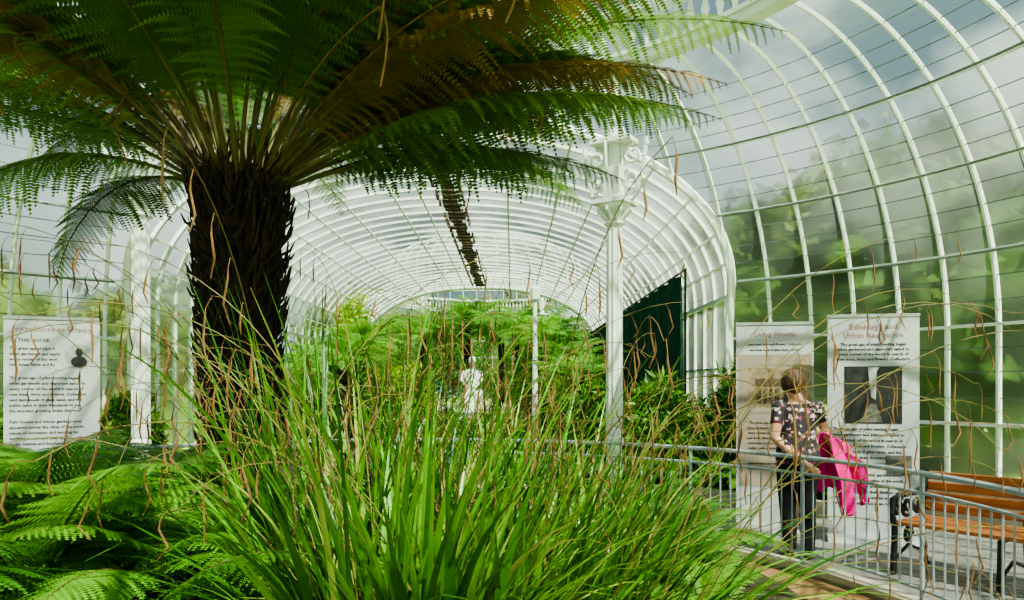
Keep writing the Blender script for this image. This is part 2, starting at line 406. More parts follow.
# ------------------------------------------------------------------ foliage generators
def frond(B,base,az,L,e0,e1,npn=44,plen=.34,m=18,bare=.16,hang=.25,mi=0,ms=3,rad=.012,curv=0,sw=.17,pw=1.3):
    K=40; s=np.linspace(0,1,K); pitch=e0+(e1-e0)*s**pw; azs=az+curv*s
    T=np.stack([np.cos(pitch)*np.cos(azs),np.cos(pitch)*np.sin(azs),np.sin(pitch)],1)
    P=np.array(base)+np.concatenate([[[0,0,0]],np.cumsum((T[1:]+T[:-1])/2*L/(K-1),0)])
    S=np.stack([-np.sin(azs),np.cos(azs),0*azs],1); Nn=np.cross(T,S)
    B.tube(P[::3],np.linspace(rad,.002,K)[::3],5,m=ms,cap=False)
    si=np.linspace(bare,.995,npn); u=(si-bare)/(1-bare)
    ln=plen*(np.minimum(1,.4+u*2.4)*(1-u**2.3)**.85+.03)*rng.uniform(.85,1.1,npn)
    ip=lambda A: np.stack([np.interp(si,s,A[:,k]) for k in range(3)],1)
    p,t,sd,nn=ip(P),ip(T),ip(S),ip(Nn)
    a=(.25+.5*u)[:,None]
    q=(np.arange(m)+.5)/m
    for side in(-1,1):
        Dr=side*sd*np.cos(a)+t*np.sin(a); E=t*np.cos(a)-side*sd*np.sin(a)
        hg=hang*rng.uniform(.5,1.5,npn)
        pos=lambda qq: p[:,None]+Dr[:,None]*(ln[:,None]*qq)[...,None]-nn[:,None]*(hg[:,None]*ln[:,None]*qq**2)[...,None]-np.array([0,0,1.])*(.25*hg[:,None]*ln[:,None]*qq**2)[...,None]
        A=pos((q-.46/m)[None]); C=pos((q+.46/m)[None]); mid=pos(q[None])
        w=(sw*ln[:,None]*((1-q)**.7)[None]+.004)
        for s2 in(-1,1):
            X=mid+s2*E[:,None]*w[...,None]+Dr[:,None]*(w*.35)[...,None]-nn[:,None]*(w*.15)[...,None]
            V=np.stack([A,C,X],2).reshape(-1,3)
            B.add(V,np.arange(len(V)).reshape(-1,3),mi)

def blades(B,cx,cy,n,spread,L0,L1,w,mats=3,bend=(0.6,2.0),lean=(.02,.45),zf=None,azr=None,p=None):
    K=11; s=np.linspace(0,1,K)[None]
    r=spread*np.sqrt(rng.random(n)); a=rng.random(n)*2*pi
    x0=cx+r*np.cos(a); y0=cy+r*np.sin(a)
    az=a+rng.normal(0,.7,n) if azr is None else rng.uniform(azr[0],azr[1],n)
    L=rng.uniform(L0,L1,n); ln=rng.uniform(*lean,n); bd=rng.uniform(*bend,n)*rng.uniform(.4,1,n)
    pitch=(pi/2-ln)[:,None]-bd[:,None]*s**1.9
    dh=np.cos(pitch); dz=np.sin(pitch); st=L[:,None]/(K-1)
    H=np.concatenate([np.zeros((n,1)),np.cumsum((dh[:,1:]+dh[:,:-1])/2*st,1)],1)
    Z=np.concatenate([np.zeros((n,1)),np.cumsum((dz[:,1:]+dz[:,:-1])/2*st,1)],1)
    z0=np.array([soilh(x,y) for x,y in zip(x0,y0)])-.02 if zf is None else np.full(n,zf)
    c=np.cos(az)[:,None]; sn=np.sin(az)[:,None]
    X=x0[:,None]+H*c; Y=y0[:,None]+H*sn; Zz=z0[:,None]+Z
    tw=rng.uniform(-.9,.9,n)[:,None]*s
    wd=w*rng.uniform(.5,1.35,n)[:,None]*np.minimum(1,.5+s*3)*np.clip((1-s)*2.2,.04,1)**.8/2
    sx=-np.sin(az[:,None]+tw)*wd; sy=np.cos(az[:,None]+tw)*wd
    fold=wd*.35
    Lf=np.stack([X-sx,Y-sy,Zz+fold],-1); Md=np.stack([X,Y,Zz],-1); Rt=np.stack([X+sx,Y+sy,Zz+fold],-1)
    V=np.stack([Lf,Md,Rt],2).reshape(n,K*3,3)
    f=[]
    for k in range(K-1):
        for j in (0,1): f.append([k*3+j,k*3+j+1,k*3+3+j+1,k*3+3+j])
    f=np.array(f); F=(f[None]+ (np.arange(n)*K*3)[:,None,None]).reshape(-1,4)
    mi=np.repeat(rng.choice(mats,n,p=p),len(f))
    B.add(V.reshape(-1,3),F,mi)

def leaves(B,c,r,n,size,mi=0,asp=.35,shell=.5):
    d=rng.normal(size=(n,3)); d/=np.linalg.norm(d,axis=1,keepdims=True)
    rad=shell+(1-shell)*rng.random(n)**.6; P=np.array(c)+d*rad[:,None]*np.array(r)*(1+.18*np.sin(d[:,:1]*9)*np.cos(d[:,1:2]*7+d[:,2:]*5))
    u=rng.normal(size=(n,3))+d*.8; u[:,2]-=.2; u/=np.linalg.norm(u,axis=1,keepdims=True)
    v=np.cross(u,rng.normal(size=(n,3))); v/=np.linalg.norm(v,axis=1,keepdims=True)
    L=size*rng.uniform(.6,1.3,n)[:,None]; w=L*asp
    nn=np.cross(u,v)
    V=np.stack([P,P+u*L*.45+v*w*.5+nn*w*.15,P+u*L,P+u*L*.45-v*w*.5+nn*w*.15],1).reshape(-1,3)
    i=np.arange(n)[:,None]*4
    F=np.concatenate([i+np.array([0,1,2]),i+np.array([0,2,3])])
    B.add(V,F,mi if np.isscalar(mi) else np.tile(rng.choice(mi,n),2))

# ------------------------------------------------------------------ big tree fern
tf=empty('tree_fern',(0,0,0))
TX,TY,TZ=-1.47,4.0,2.66
def trad(h): return .145+.055*max(h,0)**2+.10*(1-h)**4
B=MB(); k=40; zs=np.linspace(.2,TZ+.10,70); V=[]
for z in zs:
    h=(z-.2)/(TZ-.2); r0=trad(h)
    if z>TZ-.02: r0*=.8
    for j in range(k):
        a=2*pi*j/k; q=r0*(1+.16*noise.noise((math.cos(a)*3,math.sin(a)*3,z*5)) + .10*math.sin(a*9+z*6))
        V.append((TX+q*math.cos(a)+.02*math.sin(z*2),TY+q*math.sin(a),z))
F=[[i*k+j,i*k+(j+1)%k,(i+1)*k+(j+1)%k,(i+1)*k+j] for i in range(len(zs)-1) for j in range(k)]
B.add(V,F)
for i in range(1700):
    a=rng.uniform(0,2*pi); z=rng.uniform(.35,TZ+.05); h=(z-.2)/(TZ-.2); r0=trad(h)
    c,s=math.cos(a),math.sin(a); l=rng.uniform(.05,.17)*(0.6+.8*h); o=rng.uniform(.01,.06)*(.5+h); tw=rng.normal(0,.2)
    B.tube([(TX+(r0-.01)*c,TY+(r0-.01)*s,z),(TX+(r0+o)*math.cos(a+tw*.5),TY+(r0+o)*math.sin(a+tw*.5),z+l*.5),(TX+(r0+o*1.3)*math.cos(a+tw),TY+(r0+o*1.3)*math.sin(a+tw),z+l)],[.011,.009,.003],4)
B.obj('trunk',M_bark,tf)
B=MB()
nf=58
for i in range(nf):
    az=i*2.39996+rng.normal(0,.08); tier=i/nf
    e0=1.30-.62*tier+rng.normal(0,.06); e1=-.10-.40*tier+rng.normal(0,.12)
    L=rng.uniform(2.5,3.0)
    if math.cos(az)<-.2: L*=.95; e0+=.06
    b=(TX+.13*math.cos(az),TY+.13*math.sin(az),TZ-.02)
    mi=0 if rng.random()<.66 else 1
    if rng.random()<.14: mi=2
    frond(B,b,az,L,e0,e1,npn=48,plen=rng.uniform(.36,.46),m=20,bare=.2,hang=.35,mi=mi,curv=rng.normal(0,.15),rad=.013)
for az,L,e0,e1,mi,pl in ((.02,3.15,.72,-.24,0,.40),(-.28,2.9,.74,-.32,0,.4),(.35,3.0,.66,-.28,0,.4),(.15,2.75,.54,-.22,1,.4),(-.1,2.6,.62,-.35,2,.4),(.7,2.6,.55,-.2,1,.4),(-.5,2.4,.68,-.4,2,.35),(-.15,2.3,.5,-.3,0,.38),(.25,2.2,.45,-.35,1,.38),
                      (3.5,1.5,.45,-1.2,0,.30),(2.7,1.7,.5,-1.25,1,.28),(3.25,2.3,.72,-.6,0,.34),(3.0,2.5,.6,-.35,0,.32),(3.7,2.6,.75,-.3,0,.34)):
    b=(TX+.13*math.cos(az),TY+.13*math.sin(az),TZ-.03)
    frond(B,b,az,L,e0,e1,npn=46,plen=pl,m=20,bare=.2,hang=.4,mi=mi,rad=.013)
B.obj('fronds',[*M_frond,M_stipe],tf)
B=MB()
for i in range(16):
    az=rng.uniform(0,2*pi); rd=rng.uniform(.4,1.8); c,s=math.cos(az),math.sin(az); top=rng.uniform(.25,.7); l=rng.uniform(.15,.4)
    q=np.linspace(0,1,26); P=[]
    for t in q:
        if t<.6: tt=t/.6; P.append((TX+(.13+rd*tt)*c,TY+(.13+rd*tt)*s,TZ+top*math.sin(tt*pi*.55)*1.0))
        else:
            tt=(t-.6)/.4; P.append((TX+(.13+rd)*c+.06*math.sin(tt*3)*c,TY+(.13+rd)*s+.06*math.sin(tt*3)*s,TZ+top*math.sin(pi*.55)-l*tt**1.3))
    B.tube(P,np.where(q<.6,.003,.0045),5)
B.obj('dry_croziers',M_catkin,tf)

# ------------------------------------------------------------------ sedge
sg=empty('pendulous_sedge')
B=MB()
blades(B,-.36,2.40,250,.24,.75,1.25,.034,p=[.48,.38,.14])
blades(B,-.36,2.50,200,.26,.6,1.1,.022,p=[.40,.48,.12])
blades(B,-.05,2.75,240,.24,.65,1.2,.028,p=[.45,.42,.13])
blades(B,-.70,2.95,200,.22,.7,1.3,.024,p=[.35,.53,.12])
blades(B,.25,3.3,240,.25,.6,1.2,.022,p=[.45,.42,.13])
blades(B,-.3,3.6,300,.4,.8,1.45,.018,p=[.25,.65,.10])
blades(B,.55,4.4,280,.4,.7,1.2,.018,p=[.25,.67,.08])
blades(B,-.9,4.6,200,.4,.8,1.4,.018,p=[.25,.67,.08])
blades(B,-.40,2.5,80,.34,1.2,1.7,.018,bend=(.3,1.6),lean=(.0,.32),p=[.45,.42,.13])
blades(B,-.72,3.0,70,.30,1.2,1.85,.016,bend=(.3,1.5),lean=(.0,.26),p=[.4,.5,.1])
blades(B,.15,3.2,80,.34,1.0,1.6,.016,bend=(.4,1.6),lean=(.05,.38),p=[.45,.42,.13])
blades(B,-.25,3.7,100,.5,1.2,1.8,.012,bend=(.3,1.5),lean=(.0,.3),p=[.3,.6,.1])
blades(B,.35,2.75,70,.2,.8,1.35,.024,bend=(1.0,2.2),lean=(.3,.7),azr=(-.6,.5),p=[.5,.3,.2])
B.obj('leaf_blades',M_grass,sg)
B=MB()
def sstem(x,y,L,az,lean,bend,nsp):
    K=22; s=np.linspace(0,1,K); pitch=pi/2-lean-bend*s**2.6
    H=np.concatenate([[0],np.cumsum(np.cos(pitch[1:])*L/(K-1))]); Z=np.concatenate([[0],np.cumsum(np.sin(pitch[1:])*L/(K-1))])
    P=np.stack([x+H*math.cos(az),y+H*math.sin(az),soilh(x,y)+Z],1)
    B.tube(P,np.linspace(.0034,.0013,K),5,m=1,cap=False)
    for q in np.linspace(.62,1,nsp):
        p=np.array([np.interp(q,s,P[:,k]) for k in range(3)]); l=rng.uniform(.07,.18); dx=.03*math.cos(az); dy=.03*math.sin(az); cv=rng.normal(0,.012)
        B.tube([p,p+[dx,dy,.005],p+[dx*1.6,dy*1.6,-.03],p+[dx*1.7,dy*1.7,-.03-l*.2],p+[dx*1.7+cv,dy*1.7,-.03-l*.65],p+[dx*1.6-cv*.4,dy*1.6,-.03-l]],
               [.0011,.0011,.0013,.0032,.0036,.0013],5,m=0)
for i in range(85):
    c=[(-.42,2.5),(-.1,2.75),(-.75,3.0),(.25,3.3),(-.3,3.6)][i%5]
    sstem(c[0]+rng.normal(0,.17),c[1]+rng.normal(0,.14),rng.uniform(1.4,2.35),rng.uniform(0,2*pi),rng.uniform(.02,.42),rng.uniform(1.0,2.4),rng.integers(4,7))
for L,az,ln,bd in ((2.5,-.1,.35,1.5),(2.3,.1,.5,1.7),(2.4,-.2,.62,1.6),(2.2,.2,.7,1.5),(2.1,-.35,.8,1.4),(2.4,0,.2,1.9),(1.9,-.3,.6,1.6),(2.6,-.05,.45,1.6),(2.6,.25,.3,1.6),(2.5,.4,.55,1.4),(2.0,-.5,.75,1.6),(1.8,-.2,.9,1.4),(1.7,-.45,.95,1.5),(2.7,.1,.28,1.3),
                   (2.4,3.0,.3,1.4),(2.3,3.3,.2,1.3),(2.3,2.8,.5,1.5),(2.6,3.2,.25,1.5)):
    right=az<2
    sstem((.35 if right else -.9)+rng.normal(0,.15),3.0+rng.normal(0,.15),L,az,ln,bd,6)
B.obj('flowering_stems',[M_catkin,M_stem],sg)

# ------------------------------------------------------------------ low ferns
def low_fern(x,y,n,L,name='lady_fern',z=None,mats=M_fern,det=1.0,e=(1.35,.7),pl=.2,up=0):
    B=MB(); z=soilh(x,y) if z is None else z
    root=empty(name,(x,y,z))
    B.tube([(0,0,-.05),(0,0,up+.06)],[.09,.05],8,m=2)
    for i in range(n):
        az=i*2.4+rng.normal(0,.15); e0=rng.uniform(e[1],e[0])
        frond(B,(0,0,up+.03),az,L*rng.uniform(.75,1.1),e0,e0-rng.uniform(1.3,1.9),npn=int(34*det),plen=pl*rng.uniform(.8,1.15)*L,m=int(13*det),bare=.12,hang=.2,mi=int(rng.integers(0,2)),ms=2,rad=.006)
    B.obj('fronds',[*mats,M_stipe],root); return root
for x,y,n,L,up in ((-1.75,2.70,26,1.15,.12),(-1.28,2.30,24,.9,.1),(-2.15,3.2,24,1.2,.15),(-1.30,2.85,22,1.0,.15),(-2.55,3.9,22,1.2,.2),(-1.0,3.4,14,.9,0),(-2.9,5.0,18,1.2,.1),(-1.75,3.35,18,1.1,.2),
                (-.95,2.0,18,.8,.05),(-2.0,4.9,14,1.0,0),(.9,4.7,14,.8,0),(1.2,5.4,14,.9,0),(.3,5.8,16,1.0,0),(-.8,6.2,16,1.1,0),(1.0,3.9,12,.6,0),(-1.3,5.6,14,1.0,0),(.9,6.3,14,1.0,0),(0,6.7,14,1.1,0)):
    low_fern(x,y,n,L,up=up,pl=.23)
B=MB(); blades(B,-1.12,1.90,1000,.16,.35,.62,.0035,bend=(.8,2.2),p=[.8,0,.2]); B.obj('fine_grass_tuft',M_grass)

# ------------------------------------------------------------------ shrubs around
def shrub(x,y,z,r,n,size,mi,name='shrub',asp=.35,stem=True):
    root=empty(name,(x,y,0)); B=MB(); leaves(B,(0,0,z),r,n,size,mi,asp)
    if stem:
        for i in range(6):
            a=i*1.05; B.tube([(0,0,.05),(.3*r[0]*math.cos(a),.3*r[1]*math.sin(a),z*.6),(.7*r[0]*math.cos(a),.7*r[1]*math.sin(a),z+r[2]*.3)],[.03,.02,.008],5,m=3)
    B.obj('foliage',[*M_shrub,M_stipe],root); return root
def pol(a,r): t=math.radians(a); return CX+r*math.sin(t),CY+r*math.cos(t)
for a,r,z,rx,mi,sz,asp in ((30,6.7,.95,.42,[0,1],.2,.3),(35,6.8,.75,.45,[0,0,1],.13,.35),(40,6.8,1.0,.38,[0],.24,.25),(45,6.8,.65,.35,[0,1],.16,.3),(49.5,6.85,.5,.3,[0,1],.12,.35),
                    (-38,6.7,.8,.45,[0,1],.18,.3),(-46,6.7,.65,.42,[1],.12,.35),(-54,6.7,.8,.45,[0,1],.2,.28),(-64,6.7,.65,.5,[0],.12,.35),(-75,6.7,.8,.5,[0,1],.2,.3)):
    x,y=pol(a,r); shrub(x,y,z,(rx,rx,z*.8),int(1800*(.13/sz)**1.1)+500,sz,mi,asp=asp)
for a,r in ((33,6.4),(37.5,6.5),(42,6.45),(47,6.5),(-42,6.4),(-50,6.4),(-60,6.5)):
    x,y=pol(a,r); low_fern(x,y,14,rng.uniform(.7,1.05),'border_fern',z=.16,det=.8)
for a in (31.5,38.5,44,-48,-57):
    x,y=pol(a,6.6); B=MB(); blades(B,0,0,60,.08,.8,1.5,.04,bend=(.5,1.7),lean=(.05,.5),zf=0,p=[.5,.4,.1]); B.obj('strap_leaved_plant',M_grass,loc=(x,y,.15))
m_or=mat('petal_orange',(.9,.25,.02),(.95,.45,.03),rough=.5); m_gr=M_shrub[1]
B=MB()
for i in range(26):
    x,y=pol(-47+rng.normal(0,3),6.3+rng.normal(0,.1)); z=rng.uniform(.5,1.05)
    B.tube([(x,y,.1),(x+.02,y,z)],.004,4,m=1)
    for kk in range(6):
        a=kk*pi/3; B.ell((x+.03*math.cos(a),y+.03*math.sin(a),z),(.02,.02,.008),6,4)
B.obj('orange_flowers',[m_or,m_gr])

def small_tree_fern(x,y,h,L,n,mi=(0,1),name='tree_fern',z=.15):
    root=empty(name,(x,y,z)); B=MB(); 
    B.tube([(0,0,0),(0.03,0,h*.5),(0,0,h)],[.13,.09,.12],10,m=3)
    B.obj('trunk',[*M_fern,M_stipe,M_bark],root)
    B=MB()
    for i in range(n):
        az=i*2.4; e0=rng.uniform(.3,1.1)
        frond(B,(.08*math.cos(az),.08*math.sin(az),h),az,L*rng.uniform(.8,1.1),e0,e0-1.4,npn=26,plen=.3*L/1.6,m=9,bare=.15,mi=int(rng.choice(mi)),ms=2,sw=.2)
    B.obj('fronds',[*M_fern,M_stipe],root)
for x,y,h,L in ((-4.2,13.5,1.5,1.4),(-3.9,17.,2.0,1.7),(-4.3,21,2.4,1.9),(1.4,15.5,1.6,1.3),(1.5,19.5,2.0,1.6),(1.0,24,2.7,2.0),(-.4,27,3.2,2.3),(-3.2,26.5,3.1,2.2),(1.2,29,3.4,2.4),(-4.6,30,3.4,2.4),(-2,32,3.7,2.6),(-1.7,28.6,3.7,2.5),(.2,31.5,3.8,2.6)):
    small_tree_fern(x,y,h,L,28)
for x,y,z,r,mi in ((-4.6,15.3,1.2,(.8,.9,1.0),[1]),(-4.6,19,1.4,(.8,1.2,1.2),[0,1]),(-4.9,23,2.4,(.65,1.2,2.0),[2,2,1]),(-3.4,23.5,1.2,(.9,1,1.0),[1,2]),
                   (1.6,13.6,.9,(.6,.8,.7),[0,1]),(1.7,17.4,1.2,(.75,1.0,1.0),[1]),(1.6,21.8,1.5,(.8,1.0,1.3),[0,1]),(1.0,26,1.7,(.9,1.2,1.5),[1]),
                   (-5.5,29,2.4,(1.6,1.6,2.2),[1,2]),(3.2,31,2.2,(1.8,1.6,2.1),[0,1]),(-1.2,36,2.8,(3.2,1.6,2.7),[1]),(-4.,34,2.6,(2,1.6,2.5),[0,1]),(1.5,34.5,2.6,(2,1.6,2.5),[0,1]),
                   (-1.6,16.8,.55,(.7,.5,.42),[0,1]),(-.5,16.6,.55,(.6,.5,.42),[0,1]),(-2.1,14.2,.6,(.5,.5,.5),[0,1,1]),(-.1,13.8,.6,(.4,.5,.5),[0,1]),(-1.0,13.2,.5,(.6,.4,.4),[0,1])):
    shrub(x,y,z,r,4200 if z>.7 else 1800,.2 if z>.7 else .13,mi)
for x,y,L in ((-2.0,12.9,.9),(-.7,12.8,.8),(-.0,15.2,1.0),(-1.3,15.0,.9),(-2.3,16.2,1.1)):
    low_fern(x,y,16,L,'border_fern',z=.2,det=.7)

# shade netting curtain, right side of vault
B=MB(); ny,nz_=160,14; V=[]
Y0,Y1=11.4,25.5
for i in range(ny+1):
    y=Y0+(Y1-Y0)*i/ny
    for j in range(nz_+1):
        f=j/nz_; z=.32+ (3.35-.32)*f; V.append((2.66+.09*math.sin(y*7+.6*math.sin(f*3))*(1-.4*f),y,z))
F=[[i*(nz_+1)+j,(i+1)*(nz_+1)+j,(i+1)*(nz_+1)+j+1,i*(nz_+1)+j+1] for i in range(ny) for j in range(nz_)]
B.add(V,F); B.tube([(2.66,Y0-.1,3.37),(2.66,Y1+.1,3.37)],.02,6,m=1); 
for y in np.linspace(Y0-.05,Y1+.05,6): B.tube([(2.66,y,.2),(2.66,y,3.37)],.02,6,m=1)
B.obj('shade_curtain',[M_net,M_iron],smooth=True)

# statue
st=empty('marble_statue',(-1.02,19,0)); st.scale=(1.15,1.15,1.12)
B=MB(); B.box((0,0,.06),(.85,.85,.12)); B.box((0,0,.15),(.72,.72,.08)); B.box((0,0,.5),(.56,.56,.64)); B.box((0,0,.85),(.7,.7,.08)); B.obj('pedestal',M_marble,st)
B=MB()
B.zloft([(0,0,.88,.30,.30),(0,0,.98,.29,.28),(.02,0,1.12,.25,.24),(.02,0,1.28,.20,.17),(.0,0,1.42,.16,.12),(0,0,1.52,.14,.1),(0,0,1.64,.18,.11),(0,0,1.74,.19,.1),(0,0,1.80,.10,.07)],28,fold=.05,nf=9)
B.tube([(0,0,1.76),(0,-.02,1.9)],.05,10); B.ell((.0,-.03,1.98),(.085,.10,.115)); B.ell((0,.05,2.0),(.07,.07,.07))
for sx in(-1,1):
    B.tube([(sx*.17,0,1.74),(sx*.24,-.04,1.55),(sx*.14,-.2,1.42),(sx*.03,-.22,1.5)],[.055,.045,.038,.03],10)
    B.tube([(sx*.1,0,1.1),(sx*.14,-.26,1.18),(sx*.12,-.28,.95)],[.11,.09,.06],12)
o=B.obj('figure',M_marble,st,smooth=True)
md=o.modifiers.new('r','REMESH'); md.mode='VOXEL'; md.voxel_size=.018; md.use_smooth_shade=True

# ------------------------------------------------------------------ banners
body_lines=["The great age of plant hunting began","when gardeners and explorers sailed to","every corner of the world in search of","new trees, ferns and flowers. Collectors","sent back seeds in glass cases, and the","public came in their thousands to see","the wonders growing under this roof.","","Palm houses and winter gardens soon","appeared across the cities of the north,","places of recreation and learning for","working people and their families, with","music, statues and fountains among the","ferns. Many have since been restored."]
def text(s,size,loc,mt,parent,align='CENTER',name='text'):
    c=D.curves.new(name,'FONT'); c.body=s; c.size=size; c.align_x=align; c.fill_mode='FRONT'; c.resolution_u=1; c.offset=.0012
    o=D.objects.new(name,c); o.location=loc; o.rotation_euler=(pi/2,0,0); c.materials.append(mt); link(o,parent)
def pic_mat(name,a,b,sc):
    return mat(name,a,b,rough=.4,scale=sc,detail=8)
P_room=pic_mat('print_grey',(.16,.15,.14),(.05,.05,.045),14); P_dark=pic_mat('print_dark',(.004,.004,.005),(.022,.022,.022),12); P_light=pic_mat('print_light',(.42,.43,.44),(.22,.23,.24),10)
P_house=pic_mat('print_house',(.035,.035,.035),(.012,.012,.012),14)
P_sepia=pic_mat('print_sepia',(.36,.27,.18),(.16,.11,.07),13); P_sepd=pic_mat('print_sepia_dark',(.05,.03,.02),(.12,.08,.05),16)
P_blue=pic_mat('print_blue',(.05,.15,.45),(.25,.4,.7),8); P_sand=pic_mat('print_sand',(.36,.27,.20),(.26,.22,.20),5); P_red=pic_mat('print_red',(.6,.05,.05),(.4,.02,.05),8)
def banner(x,y,rz,w,h,title,kind):
    root=empty('exhibition_banner',(x,y,0),rz); 
    B=MB(); B.box((0,0,h/2+.06),(w,.006,h)); B.obj('vinyl_sheet',M_banner,root)
    B=MB(); B.box((0,0,h+.065),(w+.01,.025,.03)); 
    V=[(-w/2-.01,-.09,.0),(-w/2-.01,.09,.0),(-w/2-.01,.07,.05),(-w/2-.01,.02,.085),(-w/2-.01,-.02,.085),(-w/2-.01,-.07,.05)]
    V+=[(w/2+.01,b,c) for _,b,c in V]
    B.add(V,[[i,(i+1)%6,6+(i+1)%6,6+i] for i in range(6)]); B.add(V,[[5,4,3,2,1,0],[6,7,8,9,10,11]])
    B.tube([(0,.02,.07),(0,.02,h+.05)],.011,8); B.obj('cassette_and_pole',M_alu,root)
    F_=-.006
    for i,tl in enumerate(title): text(tl,.078,(0,F_,h-.075-.085*i),M_inkred,root,name='title')
    def rect(x0,x1,z0,z1,m,yy,nm): 
        B=MB(); B.box(((x0+x1)/2,yy,(z0+z1)/2),(x1-x0,.002,z1-z0)); B.obj(nm,m,root)
    def poly(pts,m,yy,nm):
        B=MB(); B.add([(a,yy,b) for a,b in pts],[list(range(len(pts)))]); B.obj(nm,m,root)
    if kind==1:
        rect(-w/2+.02,w/2-.02,.5,h-.27,P_sand,-.005,'stone_background')
        z0,z1=h-.90,h-.42
        rect(-.27,.27,z0,z1,P_sepia,-.008,'picture')
        rect(-.20,.20,z1-.2,z1-.11,P_sepd,-.0095,'picture_fascia'); rect(-.19,.05,z0+.10,z1-.22,P_sepd,-.0095,'picture_window'); rect(.09,.18,z0+.04,z1-.22,P_dark,-.0095,'picture_door')
        for q in (-.13,-.07,-.01): rect(q-.006,q+.006,z0+.10,z1-.22,P_sand,-.0105,'picture_mullion')
        rect(-.27,.27,z0,z0+.05,P_sand,-.0095,'picture_pavement')
        for i in range(10): text(body_lines[i],.036,(0,F_-.003,h-1.02-.055*i),M_ink,root,name='text_line')
        text(body_lines[3],.034,(0,F_,h-.17),M_ink,root); text(body_lines[4],.034,(0,F_,h-.23),M_ink,root)
    elif kind==2:
        for i in range(4): text(body_lines[i],.042,(0,F_,h-.24-.05*i),M_ink,root,name='text_line')
        z0,z1=h-1.03,h-.45
        rect(-.27,.27,z0,z1,P_dark,-.008,'picture')
        poly([(-.05,z1-.01),(-.02,z0+.27),(.025,z0+.24),(.035,z1-.05),(.06,z1-.01)],P_light,-.0095,'picture_sky')
        poly([(-.13,z0+.01),(-.025,z0+.20),(.025,z0+.20),(.09,z0+.01)],P_room,-.0095,'picture_street')
        poly([(-.25,z1-.05),(-.25,z0+.12),(-.12,z0+.2),(-.10,z1-.1)],P_house,-.0095,'picture_house_left')
        for c_ in range(4):
            rect(-.225,-.20,z1-.16-.09*c_,z1-.11-.09*c_,P_dark,-.0105,'picture_pane')
            rect(.14,.165,z1-.14-.1*c_,z1-.09-.1*c_,P_house,-.0105,'picture_pane'); rect(.2,.225,z1-.14-.1*c_,z1-.09-.1*c_,P_house,-.0105,'picture_pane')
        for i in range(14): text(body_lines[i],.042,(-w/2+.05,F_,h-1.1-.058*i),M_ink,root,'LEFT','text_line')
        rect(.12,.36,h-1.55,h-1.35,P_room,-.0065,'engraving')
    else:
        text("IN THIS HOUSE",.05,(-w/2+.06,F_,h-.18),M_ink,root,'LEFT')
        for i in range(4): text(body_lines[i][:24],.042,(-w/2+.05,F_,h-.26-.055*i),M_ink,root,'LEFT','text_line')
        B=MB(); kk=24
        B.add([(.24+.13*math.cos(2*pi*i/kk),-.008,h-.32+.13*math.sin(2*pi*i/kk)) for i in range(kk)],[list(range(kk))]); B.obj('portrait_oval',P_light,root)
        B=MB(); B.ell((.24,-.010,h-.28),(.035,.004,.045)); B.ell((.24,-.010,h-.38),(.075,.004,.06)); B.obj('portrait_figure',P_dark,root)
        for i in range(13): text(body_lines[i],.042,(-w/2+.05,F_,h-.56-.056*i),M_ink,root,'LEFT','text_line')
        rect(-w/2,w/2,h-1.45,h-1.3,P_blue,-.006,'blue_picture'); rect(-w/2+.3,w/2-.25,h-1.42,h-1.36,P_red,-.008,'red_detail')
banner(2.84,8.0,-.18,.80,2.2,["Living Streets"],1)
banner(3.66,7.5,-.22,.86,2.24,["Edinburgh and","Urban Recreation"],2)
banner(-4.72,7.6,.35,.86,2.22,["From Shore to Empire"],3)

# ------------------------------------------------------------------ bench
bn=empty('park_bench',(3.92,5.78,0),-math.radians(53))
B=MB(); Lb=1.6
for i in range(5): B.box((0,-.22+.105*i,.43+.004*abs(i-2)),(Lb,.09,.035))
for i in range(4):
    z=.53+.088*i; B.box((0,.29+.05*i*.55,z),(Lb,.03,.076))
o=B.obj('slats',M_wood,bn); md=o.modifiers.new('b','BEVEL'); md.width=.008; md.segments=2
B=MB()
for x in (-Lb/2+.0,0,Lb/2-.0):
    B.tube([(x,-.27,0),(x,-.25,.2),(x,-.24,.41)],.026,8); B.tube([(x,.34,0),(x,.27,.22),(x,.25,.44),(x,.31,.68),(x,.35,.84)],.022,8)
    B.tube([(x,-.26,.405),(x,.26,.405)],.02,6); B.ell((x,-.28,.015),(.03,.05,.015),8,6); B.ell((x,.35,.015),(.03,.05,.015),8,6)
    B.tube([(x,-.25,.12),(x,0,.22),(x,.3,.12)],.014,6)
    if x!=0:
        B.tube([(x,-.25,.42),(x,-.3,.52),(x,-.27,.63),(x,-.1,.66),(x,.1,.66),(x,.32,.69)],.028,8)
        scroll(B,(x,-.20,.55),.075,0,1.4,.018,(0,1,0)); scroll(B,(x,-.02,.55),.09,pi,1.4,.018,(0,1,0)); scroll(B,(x,.16,.55),.075,0,1.4,.018,(0,1,0),-1)
        scroll(B,(x,0,.3),.08,0,1.3,.016,(0,1,0))
B.obj('cast_iron_ends',M_iron,bn)

